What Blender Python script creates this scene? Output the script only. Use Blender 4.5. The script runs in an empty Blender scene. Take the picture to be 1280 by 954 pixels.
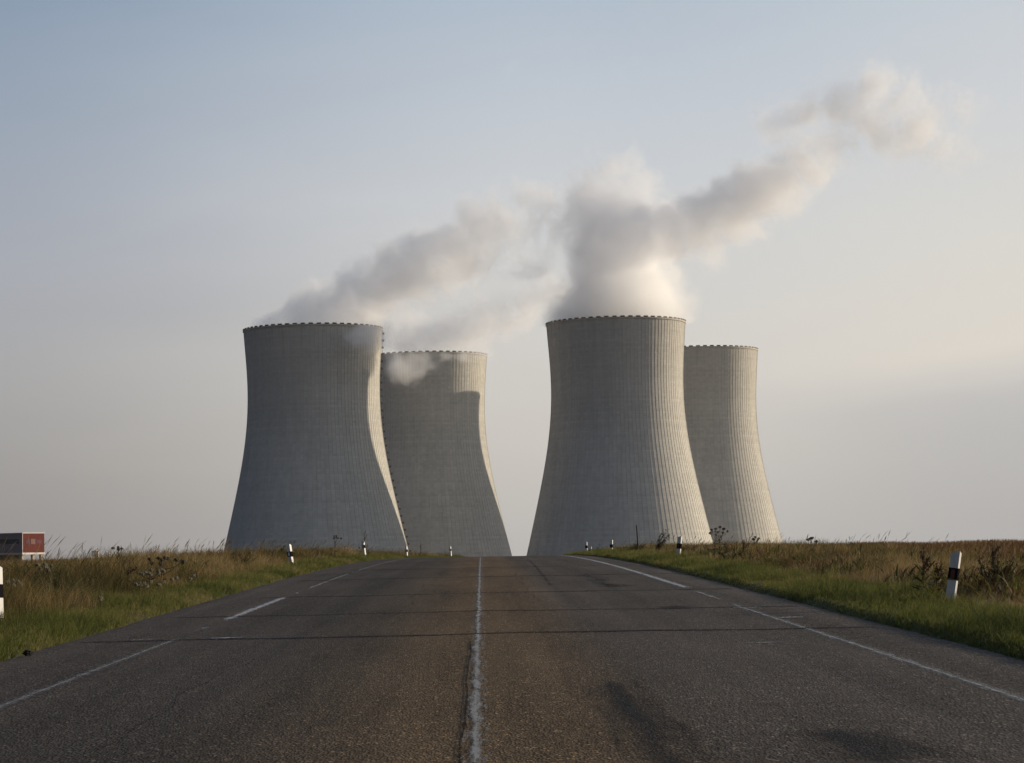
import bpy, math, random
import numpy as np
from mathutils import Matrix, Vector

R = math.radians
rng = np.random.default_rng(7)
random.seed(7)
scene = bpy.context.scene
COL = scene.collection

# ------------------------------------------------------------------ camera
F_PX, EYE = 2980.0, 1.28
PITCH = math.atan(213.0 / F_PX)
ROLL = -0.02
CAM_M = Matrix.Rotation(R(90) + PITCH, 4, 'X') @ Matrix.Rotation(ROLL, 4, 'Z')
cam_d = bpy.data.cameras.new('camera')
cam = bpy.data.objects.new('camera', cam_d)
COL.objects.link(cam)
cam.matrix_world = Matrix.Translation((0, 0, EYE)) @ CAM_M
cam_d.sensor_width = 36.0
cam_d.lens = 36.0 * F_PX / 1280.0
cam_d.clip_start, cam_d.clip_end = 0.1, 60000
scene.camera = cam
HAZE = 1.1e-5
_R3 = CAM_M.to_3x3()


def at(px, py, Y):
    """world point at forward distance Y on the sight line measured in the photograph"""
    d = _R3 @ Vector(((px - 640) / F_PX, (477 - py) / F_PX, -1.0))
    return Vector((0, 0, EYE)) + d * (Y / d.y)


# ------------------------------------------------------------------ helpers
def tag(o, label=None, cat=None, group=None, kind=None):
    if label: o['label'] = label
    if cat: o['category'] = cat
    if group: o['group'] = group
    if kind: o['kind'] = kind
    return o


def empty(name, loc, rz=0.0, **kw):
    o = bpy.data.objects.new(name, None)
    COL.objects.link(o)
    o.location = loc
    o.rotation_euler = (0, 0, rz)
    o.empty_display_size = 0.2
    return tag(o, **kw)


class MB:
    """collects faces, then links them as ONE mesh object"""
    def __init__(self):
        self.v, self.f, self.mi = [], [], []

    def poly(self, pts, m=0):
        b = len(self.v)
        self.v += [tuple(p) for p in pts]
        self.f.append(tuple(range(b, b + len(pts))))
        self.mi.append(m)

    def hull(self, bot, top, m=0):
        n = len(bot)
        b = len(self.v)
        self.v += [tuple(p) for p in bot] + [tuple(p) for p in top]
        self.f.append(tuple(reversed(range(b, b + n)))); self.mi.append(m)
        self.f.append(tuple(range(b + n, b + 2 * n))); self.mi.append(m)
        for i in range(n):
            j = (i + 1) % n
            self.f.append((b + i, b + j, b + n + j, b + n + i)); self.mi.append(m)

    def box(self, x0, x1, y0, y1, z0, z1, m=0):
        self.hull([(x0, y0, z0), (x1, y0, z0), (x1, y1, z0), (x0, y1, z0)],
                  [(x0, y0, z1), (x1, y0, z1), (x1, y1, z1), (x0, y1, z1)], m)

    def tube(self, pts, rads, n=6, m=0):
        pts = [Vector(p) for p in pts]
        rings = []
        for i, p in enumerate(pts):
            d = (pts[min(i + 1, len(pts) - 1)] - pts[max(i - 1, 0)]).normalized()
            a = d.cross(Vector((0.3, 0.9, 0.1))).normalized()
            c = d.cross(a)
            r = rads[i] if hasattr(rads, '__len__') else rads
            rings.append([p + a * (r * math.cos(2 * math.pi * k / n)) + c * (r * math.sin(2 * math.pi * k / n)) for k in range(n)])
        b = len(self.v)
        for rg in rings: self.v += [tuple(q) for q in rg]
        for i in range(len(rings) - 1):
            for k in range(n):
                k2 = (k + 1) % n
                self.f.append((b + i * n + k, b + i * n + k2, b + (i + 1) * n + k2, b + (i + 1) * n + k)); self.mi.append(m)
        self.f.append(tuple(b + k for k in reversed(range(n)))); self.mi.append(m)
        self.f.append(tuple(b + (len(rings) - 1) * n + k for k in range(n))); self.mi.append(m)

    def leaf(self, base, direction, length, width, m=0, droop=0.15):
        base = Vector(base); d = Vector(direction).normalized()
        s = d.cross(Vector((random.uniform(-.4, .4), random.uniform(-.4, .4), 1))).normalized() * width * 0.5
        mid = base + d * length * 0.5
        tip = base + d * length + Vector((0, 0, -droop * length))
        self.poly([base, mid + s, tip, mid - s], m)

    def build(self, name, mats, parent=None, smooth=False):
        me = bpy.data.meshes.new(name)
        me.from_pydata(self.v, [], self.f)
        if not isinstance(mats, (list, tuple)): mats = [mats]
        for mt in mats: me.materials.append(mt)
        me.polygons.foreach_set('material_index', self.mi)
        if smooth: me.polygons.foreach_set('use_smooth', [True] * len(me.polygons))
        me.update()
        o = bpy.data.objects.new(name, me)
        COL.objects.link(o)
        if parent is not None: o.parent = parent
        return o


# ------------------------------------------------------------------ materials
def new_mat(name):
    m = bpy.data.materials.new(name)
    m.use_nodes = True
    nt = m.node_tree
    nt.nodes.clear()
    out = nt.nodes.new('ShaderNodeOutputMaterial')
    return m, nt, out


def N(nt, typ, ins=None, **props):
    n = nt.nodes.new(typ)
    for k, v in props.items(): setattr(n, k, v)
    for k, v in (ins or {}).items():
        if isinstance(v, bpy.types.NodeSocket): nt.links.new(v, n.inputs[k])
        else: n.inputs[k].default_value = v
    return n


def math_n(nt, op, a, b=0.0, c=0.0, clamp=False):
    n = nt.nodes.new('ShaderNodeMath'); n.operation = op; n.use_clamp = clamp
    for i, v in enumerate((a, b, c)):
        if isinstance(v, bpy.types.NodeSocket): nt.links.new(v, n.inputs[i])
        else: n.inputs[i].default_value = v
    return n.outputs[0]


def ramp(nt, fac, stops, interp='LINEAR'):
    n = nt.nodes.new('ShaderNodeValToRGB')
    n.color_ramp.interpolation = interp
    e = n.color_ramp.elements
    while len(e) < len(stops): e.new(0.5)
    for i, (p, c) in enumerate(stops):
        e[i].position = p
        e[i].color = (c[0], c[1], c[2], 1) if hasattr(c, '__len__') else (c, c, c, 1)
    if fac is not None: nt.links.new(fac, n.inputs[0])
    return n.outputs[0]


def mixc(nt, fac, a, b, blend='MIX'):
    n = nt.nodes.new('ShaderNodeMix'); n.data_type = 'RGBA'; n.blend_type = blend
    for i, v in ((0, fac), (6, a), (7, b)):
        if isinstance(v, bpy.types.NodeSocket): nt.links.new(v, n.inputs[i])
        else: n.inputs[i].default_value = v if not (i > 5 and len(v) == 3) else (*v, 1)
    return n.outputs[2]


def noise(nt, vec, scale, detail=4.0, rough=0.55, dist=0.0):
    n = N(nt, 'ShaderNodeTexNoise', {'Scale': scale, 'Detail': detail, 'Roughness': rough, 'Distortion': dist})
    if vec is not None: nt.links.new(vec, n.inputs['Vector'])
    return n.outputs['Fac']


def simple(name, col, rough=0.6, var=0.15, scale=8.0, spec=0.3):
    m, nt, out = new_mat(name)
    tc = N(nt, 'ShaderNodeTexCoord').outputs['Object']
    f = noise(nt, tc, scale, 5)
    c = ramp(nt, f, [(0.3, tuple(x * (1 - var) for x in col)), (0.7, tuple(min(1, x * (1 + var)) for x in col))])
    b = N(nt, 'ShaderNodeBsdfPrincipled', {'Base Color': c, 'Roughness': rough, 'Specular IOR Level': spec})
    nt.links.new(b.outputs[0], out.inputs[0])
    return m


def foliage(name, stops, transl=0.35):
    m, nt, out = new_mat(name)
    a = N(nt, 'ShaderNodeAttribute', attribute_name='tint').outputs['Fac']
    c = ramp(nt, a, stops)
    d = N(nt, 'ShaderNodeBsdfPrincipled', {'Base Color': c, 'Roughness': 0.7, 'Specular IOR Level': 0.15})
    t = N(nt, 'ShaderNodeBsdfTranslucent', {'Color': c})
    mx = N(nt, 'ShaderNodeMixShader', {0: transl, 1: d.outputs[0], 2: t.outputs[0]})
    nt.links.new(mx.outputs[0], out.inputs[0])
    return m


def leafy(name, col, transl=0.3, var=0.35):
    m, nt, out = new_mat(name)
    g = N(nt, 'ShaderNodeNewGeometry').outputs['Random Per Island']
    c = ramp(nt, g, [(0, tuple(x * (1 - var) for x in col)), (1, tuple(x * (1 + var) for x in col))])
    d = N(nt, 'ShaderNodeBsdfPrincipled', {'Base Color': c, 'Roughness': 0.65, 'Specular IOR Level': 0.2})
    t = N(nt, 'ShaderNodeBsdfTranslucent', {'Color': c})
    mx = N(nt, 'ShaderNodeMixShader', {0: transl, 1: d.outputs[0], 2: t.outputs[0]})
    nt.links.new(mx.outputs[0], out.inputs[0])
    return m


def concrete_mat():
    m, nt, out = new_mat('cooling_tower_concrete')
    tc = N(nt, 'ShaderNodeTexCoord').outputs['Object']
    sep = N(nt, 'ShaderNodeSeparateXYZ', {0: tc})
    x, y, z = sep.outputs
    ang = math_n(nt, 'ARCTAN2', y, x)
    # concrete lifts: every 1.5 m a joint, each lift slightly different
    lift = math_n(nt, 'DIVIDE', z, 1.5)
    li = math_n(nt, 'FLOOR', lift)
    lf = math_n(nt, 'FRACT', lift)
    joint = math_n(nt, 'LESS_THAN', lf, 0.14)
    panel = math_n(nt, 'FLOOR', math_n(nt, 'MULTIPLY', ang, 112 / (2 * math.pi)))
    wn = N(nt, 'ShaderNodeTexWhiteNoise', {'Vector': N(nt, 'ShaderNodeCombineXYZ', {0: li, 1: panel}).outputs[0]}, noise_dimensions='2D').outputs[0]
    wl = N(nt, 'ShaderNodeTexWhiteNoise', {'W': li}, noise_dimensions='1D').outputs[0]
    st = N(nt, 'ShaderNodeMapping', {0: tc, 'Scale': (0.30, 0.30, 0.02)}).outputs[0]
    streak = noise(nt, st, 1.0, 5, 0.6)
    big = noise(nt, tc, 0.03, 4, 0.5)
    v = math_n(nt, 'MULTIPLY_ADD', math_n(nt, 'SUBTRACT', streak, 0.5), 0.42, 1.0)
    v = math_n(nt, 'MULTIPLY_ADD', math_n(nt, 'SUBTRACT', wn, 0.5), 0.12, v)
    v = math_n(nt, 'MULTIPLY_ADD', math_n(nt, 'SUBTRACT', wl, 0.5), 0.08, v)
    v = math_n(nt, 'MULTIPLY_ADD', math_n(nt, 'SUBTRACT', big, 0.5), 0.16, v)
    v = math_n(nt, 'MULTIPLY_ADD', joint, -0.07, v)
    c = mixc(nt, 1.0, (0.435, 0.422, 0.385), N(nt, 'ShaderNodeCombineColor', {0: v, 1: v, 2: v}).outputs[0], 'MULTIPLY')
    b = N(nt, 'ShaderNodeBsdfPrincipled', {'Base Color': c, 'Roughness': 0.9, 'Specular IOR Level': 0.2})
    nt.links.new(b.outputs[0], out.inputs[0])
    return m


def asphalt_mat():
    m, nt, out = new_mat('asphalt')
    tc = N(nt, 'ShaderNodeTexCoord').outputs['Object']
    uv = N(nt, 'ShaderNodeUVMap', uv_map='road_uv').outputs[0]      # u = metres across, v = metres along
    s = N(nt, 'ShaderNodeSeparateXYZ', {0: uv}).outputs[0]
    # tones across the carriageway: brown dusty strips beside the centre line, greyer wheel tracks
    across = ramp(nt, math_n(nt, 'MULTIPLY_ADD', s, 0.1, 0.5),
                  [(0.0, (.066, .053, .043)), (0.16, (.050, .041, .034)), (0.30, (.041, .034, .028)), (0.40, (.064, .046, .029)),
                   (0.48, (.092, .060, .031)), (0.565, (.088, .058, .031)), (0.64, (.062, .049, .038)), (0.80, (.058, .048, .040)), (1.0, (.066, .054, .045))])
    wide = noise(nt, N(nt, 'ShaderNodeMapping', {0: uv, 'Scale': (1.0, 0.22, 1)}).outputs[0], 0.6, 5, 0.6)
    suv = N(nt, 'ShaderNodeMapping', {0: uv, 'Scale': (1.0, 0.33, 1)}).outputs[0]
    grain = N(nt, 'ShaderNodeTexVoronoi', {'Vector': suv, 'Scale': 58.0}).outputs['Color']
    gr = N(nt, 'ShaderNodeSeparateColor', {0: grain}).outputs[0]
    mid = noise(nt, suv, 12.0, 4, 0.7)
    v = math_n(nt, 'MULTIPLY_ADD', math_n(nt, 'SUBTRACT', gr, 0.5), 0.80, 1.0)
    v = math_n(nt, 'MULTIPLY_ADD', math_n(nt, 'SUBTRACT', mid, 0.5), 1.0, v)
    v = math_n(nt, 'MULTIPLY_ADD', math_n(nt, 'SUBTRACT', wide, 0.5), 1.2, v)
    bands = noise(nt, N(nt, 'ShaderNodeMapping', {0: uv, 'Scale': (1.9, 0.035, 1)}).outputs[0], 1.0, 4, 0.6)
    v = math_n(nt, 'MULTIPLY_ADD', math_n(nt, 'SUBTRACT', bands, 0.5), 1.35, v)
    pale = math_n(nt, 'GREATER_THAN', gr, 0.955)
    v = math_n(nt, 'MULTIPLY_ADD', pale, 1.1, v)
    c = mixc(nt, 1.0, across, N(nt, 'ShaderNodeCombineColor', {0: v, 1: v, 2: v}).outputs[0], 'MULTIPLY')
    h = N(nt, 'ShaderNodeTexVoronoi', {'Vector': suv, 'Scale': 60.0}).outputs['Distance']
    bmp = N(nt, 'ShaderNodeBump', {'Strength': 0.6, 'Distance': 0.008, 'Height': h})
    b = N(nt, 'ShaderNodeBsdfPrincipled', {'Base Color': c, 'Roughness': 0.9, 'Specular IOR Level': 0.06, 'Normal': bmp.outputs[0]})
    nt.links.new(b.outputs[0], out.inputs[0])
    return m


def worn(name, col, cover, rough=0.8, scale=(14, 3, 1), spec=0.08, soft=0.10, uvn='road_uv'):
    """a thin coat on the road, worn away in patches; the sheet's edges fade ragged (v.edge attribute)"""
    m, nt, out = new_mat(name)
    uv = N(nt, 'ShaderNodeUVMap', uv_map=uvn).outputs[0]
    n1 = noise(nt, N(nt, 'ShaderNodeMapping', {0: uv, 'Scale': scale}).outputs[0], 1.0, 6, 0.72)
    n2 = noise(nt, uv, 42.0, 3, 0.7)
    e = N(nt, 'ShaderNodeAttribute', attribute_name='edge').outputs['Fac']
    f = math_n(nt, 'MULTIPLY_ADD', n2, 0.45, math_n(nt, 'MULTIPLY', n1, 0.9))
    f = math_n(nt, 'MULTIPLY_ADD', e, 0.5, math_n(nt, 'SUBTRACT', f, 0.5))
    a = N(nt, 'ShaderNodeMapRange', {0: f, 1: 0.67 - cover - soft, 2: 0.67 - cover + soft, 3: 0.0, 4: 1.0}, clamp=True).outputs[0]
    tone = ramp(nt, n2, [(0.25, tuple(x * 0.75 for x in col)), (0.75, tuple(min(1, x * 1.2) for x in col))])
    b = N(nt, 'ShaderNodeBsdfPrincipled', {'Base Color': tone, 'Roughness': rough, 'Specular IOR Level': spec})
    t = N(nt, 'ShaderNodeBsdfTransparent')
    mx = N(nt, 'ShaderNodeMixShader', {0: a, 1: t.outputs[0], 2: b.outputs[0]})
    nt.links.new(mx.outputs[0], out.inputs[0])
    return m


def ground_mat():
    m, nt, out = new_mat('soil_and_stubble')
    tc = N(nt, 'ShaderNodeTexCoord').outputs['Object']
    off = N(nt, 'ShaderNodeAttribute', attribute_name='off').outputs['Fac']
    n1 = noise(nt, tc, 0.8, 6, 0.65)
    n2 = noise(nt, tc, 25.0, 4, 0.7)
    n0 = noise(nt, tc, 0.05, 4, 0.5)
    soil = ramp(nt, n2, [(0.3, (.026, .022, .008)), (0.7, (.058, .048, .018))])
    grass = ramp(nt, n2, [(0.3, (.026, .030, .008)), (0.7, (.060, .058, .018))])
    field = ramp(nt, math_n(nt, 'MULTIPLY_ADD', n0, 0.6, math_n(nt, 'MULTIPLY', n2, 0.4)), [(0.3, (.100, .062, .030)), (0.7, (.170, .108, .052))])
    c = mixc(nt, ramp(nt, n1, [(0.4, 0.0), (0.6, 1.0)]), soil, grass)
    c = mixc(nt, N(nt, 'ShaderNodeMapRange', {0: off, 1: 9.0, 2: 12.0}).outputs[0], c, field)
    b = N(nt, 'ShaderNodeBsdfPrincipled', {'Base Color': c, 'Roughness': 0.95, 'Specular IOR Level': 0.1})
    nt.links.new(b.outputs[0], out.inputs[0])
    return m


def steam_mat(name, dens):
    m, nt, out = new_mat(name)
    v = N(nt, 'ShaderNodeVolumePrincipled', {'Color': (0.991, 0.993, 0.998, 1), 'Density': dens, 'Anisotropy': 0.1})
    nt.links.new(v.outputs[0], out.inputs['Volume'])
    return m


M = {
    'concrete': concrete_mat(),
    'rim_dark': simple('dark_red_marking_paint', (0.105, 0.075, 0.070), 0.7, 0.3, 0.8),
    'steel': simple('weathered_steel', (0.09, 0.085, 0.08), 0.6, 0.2, 3),
    'asphalt': asphalt_mat(),
    'line': worn('worn_white_paint', (0.235, 0.23, 0.22), 0.10, soft=.10, scale=(16, 1.3, 1)),
    'line_thin': worn('faded_white_paint', (0.27, 0.27, 0.27), 0.08, soft=.2),
    'line_faint': worn('almost_worn_off_white_paint', (0.25, 0.25, 0.25), 0.05, soft=.22),
    'line_fresh': worn('bright_white_paint', (0.31, 0.31, 0.315), 0.20, soft=.14),
    'tar': worn('tar_sealant', (0.019, 0.018, 0.018), 0.23, 0.8, (2.2, 8, 1), 0.04, 0.22),
    'patch': worn('smooth_bitumen', (0.022, 0.022, 0.022), 0.06, 0.8, (4.5, 0.35, 1), 0.04, 0.26),
    'patch_faint': worn('thin_bitumen_film', (0.028, 0.027, 0.026), -0.10, 0.8, (2.2, 0.4, 1), 0.04, 0.28),
    'crack_deep': worn('deep_open_crack', (0.006, 0.005, 0.005), 0.12, 0.9, (14, 2.5, 1), 0.05),
    'crack': worn('open_crack', (0.008, 0.007, 0.006), 0.02, 0.9, (18, 5, 1), 0.1),
    'ground': ground_mat(),
    'white': simple('white_plastic', (0.44, 0.44, 0.43), 0.5, 0.10, 9),
    'black': simple('black_plastic', (0.010, 0.009, 0.011), 0.9, 0.2, 9, 0.0),
    'amber': simple('red_orange_reflector', (0.07, 0.010, 0.007), 0.25, 0.1, 60, 0.5),
    'clear': simple('clear_reflector', (0.45, 0.45, 0.45), 0.25, 0.1, 60, 0.5),
    'wood': simple('grey_weathered_wood', (0.055, 0.045, 0.035), 0.85, 0.3, 20),
    'brown_stem': leafy('dry_brown_stem', (0.070, 0.036, 0.018), 0.1),
    'green_leaf': leafy('weed_leaf', (0.035, 0.050, 0.014)),
    'dark_leaf': leafy('dark_weed_leaf', (0.022, 0.032, 0.012)),
    'umbel_white': leafy('white_umbel_flowers', (0.17, 0.155, 0.11), 0.25, 0.4),
    'umbel_dry': leafy('dry_umbel_seeds', (0.050, 0.042, 0.024), 0.2, 0.3),
    'shrub_leaf': leafy('shrub_leaf', (0.030, 0.036, 0.018)),
    'red_clad': simple('red_cladding', (0.105, 0.038, 0.034), 0.95, 0.08, 0.8, 0.0),
    'slate_clad': simple('slate_cladding', (0.17, 0.15, 0.165), 0.5, 0.15, 0.5),
    'pale': simple('pale_concrete', (0.32, 0.29, 0.25), 0.8, 0.1, 0.6),
    'fascia': simple('white_fascia', (0.42, 0.39, 0.36), 0.6, 0.05, 0.6),
    'paint': simple('white_painted_metal', (0.80, 0.80, 0.78), 0.5, 0.05, 1),
    'sign': simple('faded_sign', (0.16, 0.10, 0.09), 0.9, 0.1, 1, 0.0),
    'mauve': simple('mauve_window', (0.11, 0.055, 0.065), 0.9, 0.1, 1, 0.0),
    'glass': simple('dark_window_glass', (0.03, 0.04, 0.05), 0.12, 0.1, 1, 0.6),
    'clod': simple('dark_soil_clod', (0.018, 0.015, 0.012), 0.95, 0.4, 25),
}

# ------------------------------------------------------------------ the lie of the land
def road_x(y):
    y = np.asarray(y, float)
    t = np.clip(y - 120, 0, 140)
    bend = 4.25e-4 * t ** 2 + np.clip(y - 260, 0, None) * (2 * 4.25e-4 * 140)
    bend = np.where(y > 600, bend - np.clip(y - 600, 0, None) * 0.10, bend)
    return -0.0141 * y - 0.06 + bend


_yy = np.arange(-400, 2400, 1.0)
_sl = np.where(_yy < -60, 0.0, np.where(_yy < 50, 0.0128, np.maximum(0.0128 - 1.9e-4 * (_yy - 50), -0.003)))
_sl = np.where(_yy > 230, np.maximum(-0.003 - 1.5e-4 * (_yy - 230), -0.021), _sl)
_zz = np.cumsum(_sl); _zz -= _zz[np.searchsorted(_yy, 0.0)]
BASE_Z = -17.9
_zz = np.where(_yy > 300, np.maximum(_zz, BASE_Z), _zz)


def road_z(y):
    return np.interp(y, _yy, _zz)


def smooth(a, b, x):
    t = np.clip((np.asarray(x, float) - a) / (b - a), 0, 1)
    return t * t * (3 - 2 * t)


def ground_z(s, y):
    """height of the bare ground, s metres off the road's middle"""
    s = np.asarray(s, float); y = np.asarray(y, float)
    rz = road_z(y)
    a = np.abs(s)
    verge = 0.06 * smooth(4.78, 5.0, a) + 0.03 * smooth(5.5, 9, a) - 0.05 * smooth(4.9, 4.6, a)
    plateau = np.where(y < 112, rz, np.maximum(np.where(y < 215, .97, .97 - 0.012 * (y - 215)), rz))
    plateau = np.where(y > 560, np.minimum(plateau, np.interp(y, [560, 1000, 1500], [-3.2, BASE_Z + 4, BASE_Z])), plateau)
    plateau = np.where(y > 1000, np.maximum(BASE_Z, np.minimum(plateau, 1)), plateau)
    plateau = plateau - np.clip(y - 2000, 0, None) * 0.0075
    rz = rz - np.clip(y - 2000, 0, None) * 0.0075
    w = smooth(10, 26, a)
    z = (rz + verge) * (1 - w) + (plateau + 0.06) * w
    bumps = 0.05 * np.sin(s * 0.9 + y * 0.13) * np.sin(y * 0.31 - s * 0.2) * smooth(6, 9, a)
    return z + bumps


def grid_obj(name, S, Y, zf, mat, attrs=True):
    S = np.asarray(S, float); Y = np.asarray(Y, float)
    ss, yy = np.meshgrid(S, Y)
    xx = road_x(yy) + ss
    zz = zf(ss, yy)
    v = np.stack([xx, yy, zz], -1).reshape(-1, 3)
    nS, nY = len(S), len(Y)
    i = (np.arange(nY - 1)[:, None] * nS + np.arange(nS - 1)[None, :]).ravel()
    f = np.stack([i, i + 1, i + nS + 1, i + nS], -1)
    me = bpy.data.meshes.new(name)
    me.vertices.add(len(v)); me.vertices.foreach_set('co', v.ravel().astype(np.float32))
    me.loops.add(f.size); me.loops.foreach_set('vertex_index', f.ravel().astype(np.int32))
    me.polygons.add(len(f)); me.polygons.foreach_set('loop_start', np.arange(0, f.size, 4, dtype=np.int32))
    me.polygons.foreach_set('loop_total', np.full(len(f), 4, np.int32))
    me.polygons.foreach_set('use_smooth', np.ones(len(f), bool))
    me.update(calc_edges=True)
    uv = me.uv_layers.new(name='road_uv')
    suv = np.stack([ss, yy], -1).reshape(-1, 2)[f.ravel()]
    uv.data.foreach_set('uv', suv.ravel().astype(np.float32))
    at_ = me.attributes.new('off', 'FLOAT', 'POINT')
    at_.data.foreach_set('value', np.abs(ss).ravel().astype(np.float32))
    me.materials.append(mat)
    o = bpy.data.objects.new(name, me)
    COL.objects.link(o)
    return o


Sg = np.unique(np.concatenate([-np.geomspace(12, 2600, 30), np.arange(-12, -5.2, 0.25), np.arange(-5.2, -4.6, .07), [-4.6, 0, 4.6], np.arange(4.6, 5.2, .07), np.arange(5.25, 12.1, 0.25), np.geomspace(12.5, 2600, 30)]))
Yg = np.unique(np.concatenate([[-400, -200, -100, -50, -20], np.arange(-10, 280, 2.0), np.arange(280, 640, 12), np.geomspace(640, 2700, 24)]))
ground = grid_obj('ground', Sg, Yg, ground_z, M['ground'])
tag(ground, 'brown field soil and grassy verge ground either side of the road', 'ground', kind='structure')

# the carriageway: edges slightly ragged
Yr = np.unique(np.concatenate([np.arange(-60, 10, 1.0), np.arange(10, 130, 0.35), np.arange(130, 620, 4.0), np.arange(620, 1500, 40)]))
Sr = np.array([-4.85, -4.55, -4, -3, -2, -1, 0, 1, 2, 3, 4, 4.55, 4.85])


def road_surface(ss, yy):
    rag = (np.abs(ss) > 4.7) * 1.0
    return road_z(yy) + 0.012 - 0.006 * np.abs(ss) * 0.5 - rag * 0.03


road = grid_obj('road', Sr, Yr, road_surface, M['asphalt'])
tag(road, 'dark brownish asphalt road rising to a crest between the verges', 'road', kind='structure')
for v in road.data.vertices:
    s_ = v.co.x - float(road_x(v.co.y))
    if abs(s_) > 4.7:
        v.co.x += math.copysign(1, s_) * (0.06 * math.sin(v.co.y * 1.7) + 0.05 * math.sin(v.co.y * 0.53 + 1) + random.uniform(-.05, .05) + 0.10)


def sheet(name, rows, mat, lift, nc=4, parent=road):
    emin = .6 if name.endswith('_line') else .45 if name == 'repair_strip' else 0.0
    """thin coat lying on the road: rows of (y, s_left, s_right); 'edge' falls to 0 at the rim"""
    V, UV, E, Fc = [], [], [], []
    nr = len(rows)
    for i, (y0, s0, y1, s1) in enumerate(rows):
        for k in range(nc + 1):
            t = k / nc
            s = s0 + (s1 - s0) * t; y = y0 + (y1 - y0) * t
            V.append((float(road_x(y)) + s, y, float(road_surface(np.array(s), np.array(y))) + lift))
            UV.append((s, y))
            er = min(k, nc - k) / (nc / 2)
            ee = min(i, nr - 1 - i) / max(1.0, min(3.0, (nr - 1) / 2))
            E.append(max(emin, min(1, er)) * min(1, ee))
    for i in range(nr - 1):
        for k in range(nc):
            b = i * (nc + 1) + k
            Fc.append((b, b + 1, b + nc + 2, b + nc + 1))
    me = bpy.data.meshes.new(name)
    me.from_pydata(V, [], Fc)
    uv = me.uv_layers.new(name='road_uv')
    for p in me.polygons:
        for li, vi in zip(p.loop_indices, p.vertices): uv.data[li].uv = UV[vi]
    a = me.attributes.new('edge', 'FLOAT', 'POINT'); a.data.foreach_set('value', E)
    me.materials.append(mat); me.update()
    o = bpy.data.objects.new(name, me); COL.objects.link(o)
    o.parent = parent
    return o


def along(y0, y1, s, w, step=0.5, wob=0.0):
    rows = []
    y = y0
    ph = random.uniform(0, 9)
    while y <= y1 + 1e-6:
        d = wob * (math.sin(y * 0.9 + ph) + 0.6 * math.sin(y * 2.3 + ph * 2))
        rows.append((y, s - w / 2 + d, y, s + w / 2 + d)); y += step
    return rows


def across(yc, s0, s1, w, skew=0.0, wob=0.10):
    """a transverse strip: rows run across the road"""
    rows = []
    n = int((s1 - s0) / 0.2) + 1
    ph = random.uniform(0, 9)
    for i in range(n + 1):
        s = s0 + (s1 - s0) * i / n
        c = yc + skew * s + wob * (math.sin(s * 1.3 + ph) + 0.5 * math.sin(s * 3.7 + ph))
        ww = w * (0.75 + 0.5 * abs(math.sin(s * 0.8 + ph)))
        rows.append((c - ww / 2, s, c + ww / 2, s))
    return rows


sheet('centre_line', along(8, 215, 0.0, 0.165, 0.5, 0.003), M['line'], 0.004)
sheet('longitudinal_crack', along(9.5, 26, -0.074, 0.05, 0.2, 0.007), M['crack_deep'], 0.006)
sheet('edge_line', along(10, 36, 3.72, 0.12), M['line_thin'], 0.004)
sheet('edge_line', along(43, 215, 3.80, 0.17), M['line_fresh'], 0.004)
sheet('edge_line', along(36, 43, 3.76, 0.13), M['line'], 0.004)
sheet('edge_line', along(10, 28.8, -3.48, 0.11), M['line_faint'], 0.004)
sheet('edge_line', along(28.8, 32.2, -3.48, 0.12), M['line_faint'], 0.004)
sheet('edge_line', along(44, 47, -3.47, 0.12), M['line_faint'], 0.004)
sheet('edge_line', along(64, 66, -3.46, 0.12), M['line_faint'], 0.004)
sheet('edge_line', along(32.2, 44, -3.48, 0.15), M['line_fresh'], 0.004)
sheet('edge_line', along(47, 64, -3.46, 0.14), M['line'], 0.004)
sheet('edge_line', along(66, 150, -3.46, 0.13), M['line'], 0.004)
for yc, w, s0, s1, sk in ((27.2, .34, -4.9, 4.9, .0), (34.0, .26, -4.5, 4.9, -.03), (42.7, .30, -4.4, 4.9, .02), (55.5, .40, -4.5, 4.8, .0),
                          (68, .5, -4, 4.6, .04), (84, .6, -4.4, 4.4, -.05)):
    sheet('tar_seam', across(yc, s0, s1, w, sk), M['tar'], 0.005)
for yc, s0, s1, w in ((27.6, -4.15, -3.62, .22), (27.5, -3.25, -2.55, .26), (33.6, 3.3, 4.25, .26), (30.1, 3.55, 4.25, .42), (27.3, -.07, .08, .9),
                      (34.1, -.07, .08, 1.0), (42.8, -.08, .09, 2.2), (24.2, 2.6, 3.2, .16)):
    sheet('paint_smear', across(yc, s0, s1, w, 0, 0.02), M['line_fresh'], 0.008)
# dark bitumen streak and worn patches in the right lane
sheet('repair_strip', [(y, 0.80 + .02 * math.sin(y * 1.7), y, 1.28 + 0.03 * math.sin(y * 2.3)) for y in np.arange(8.5, 19.3, 0.3)], M['patch'], 0.003, 10)
sheet('bitumen_streak', [(y, 1.62, y, 2.7 + .1 * math.sin(y * 3)) for y in np.arange(12.0, 14.7, 0.2)], M['patch'], 0.003, 6)
sheet('bitumen_streak', [(y, 1.25 + .008 * (y - 45), y, 1.52 + .010 * (y - 45)) for y in np.arange(45, 92, 0.7)], M['patch_faint'], 0.003, 6)
sheet('bitumen_streak', [(y, 1.7, y, 3.3 + .2 * math.sin(y)) for y in np.arange(44, 58, 0.5)], M['patch_faint'], 0.003, 6)
for s_, y0_, y1_, wd in ((-2.2, 13, 24, .05), (2.9, 15, 26, .05), (-1.1, 29, 52, .06), (.9, 36, 60, .07), (2.5, 44, 75, .08)):
    sheet('longitudinal_crack', along(y0_, y1_, s_, wd, 0.3, 0.05), M['crack'], 0.0065)
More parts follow.
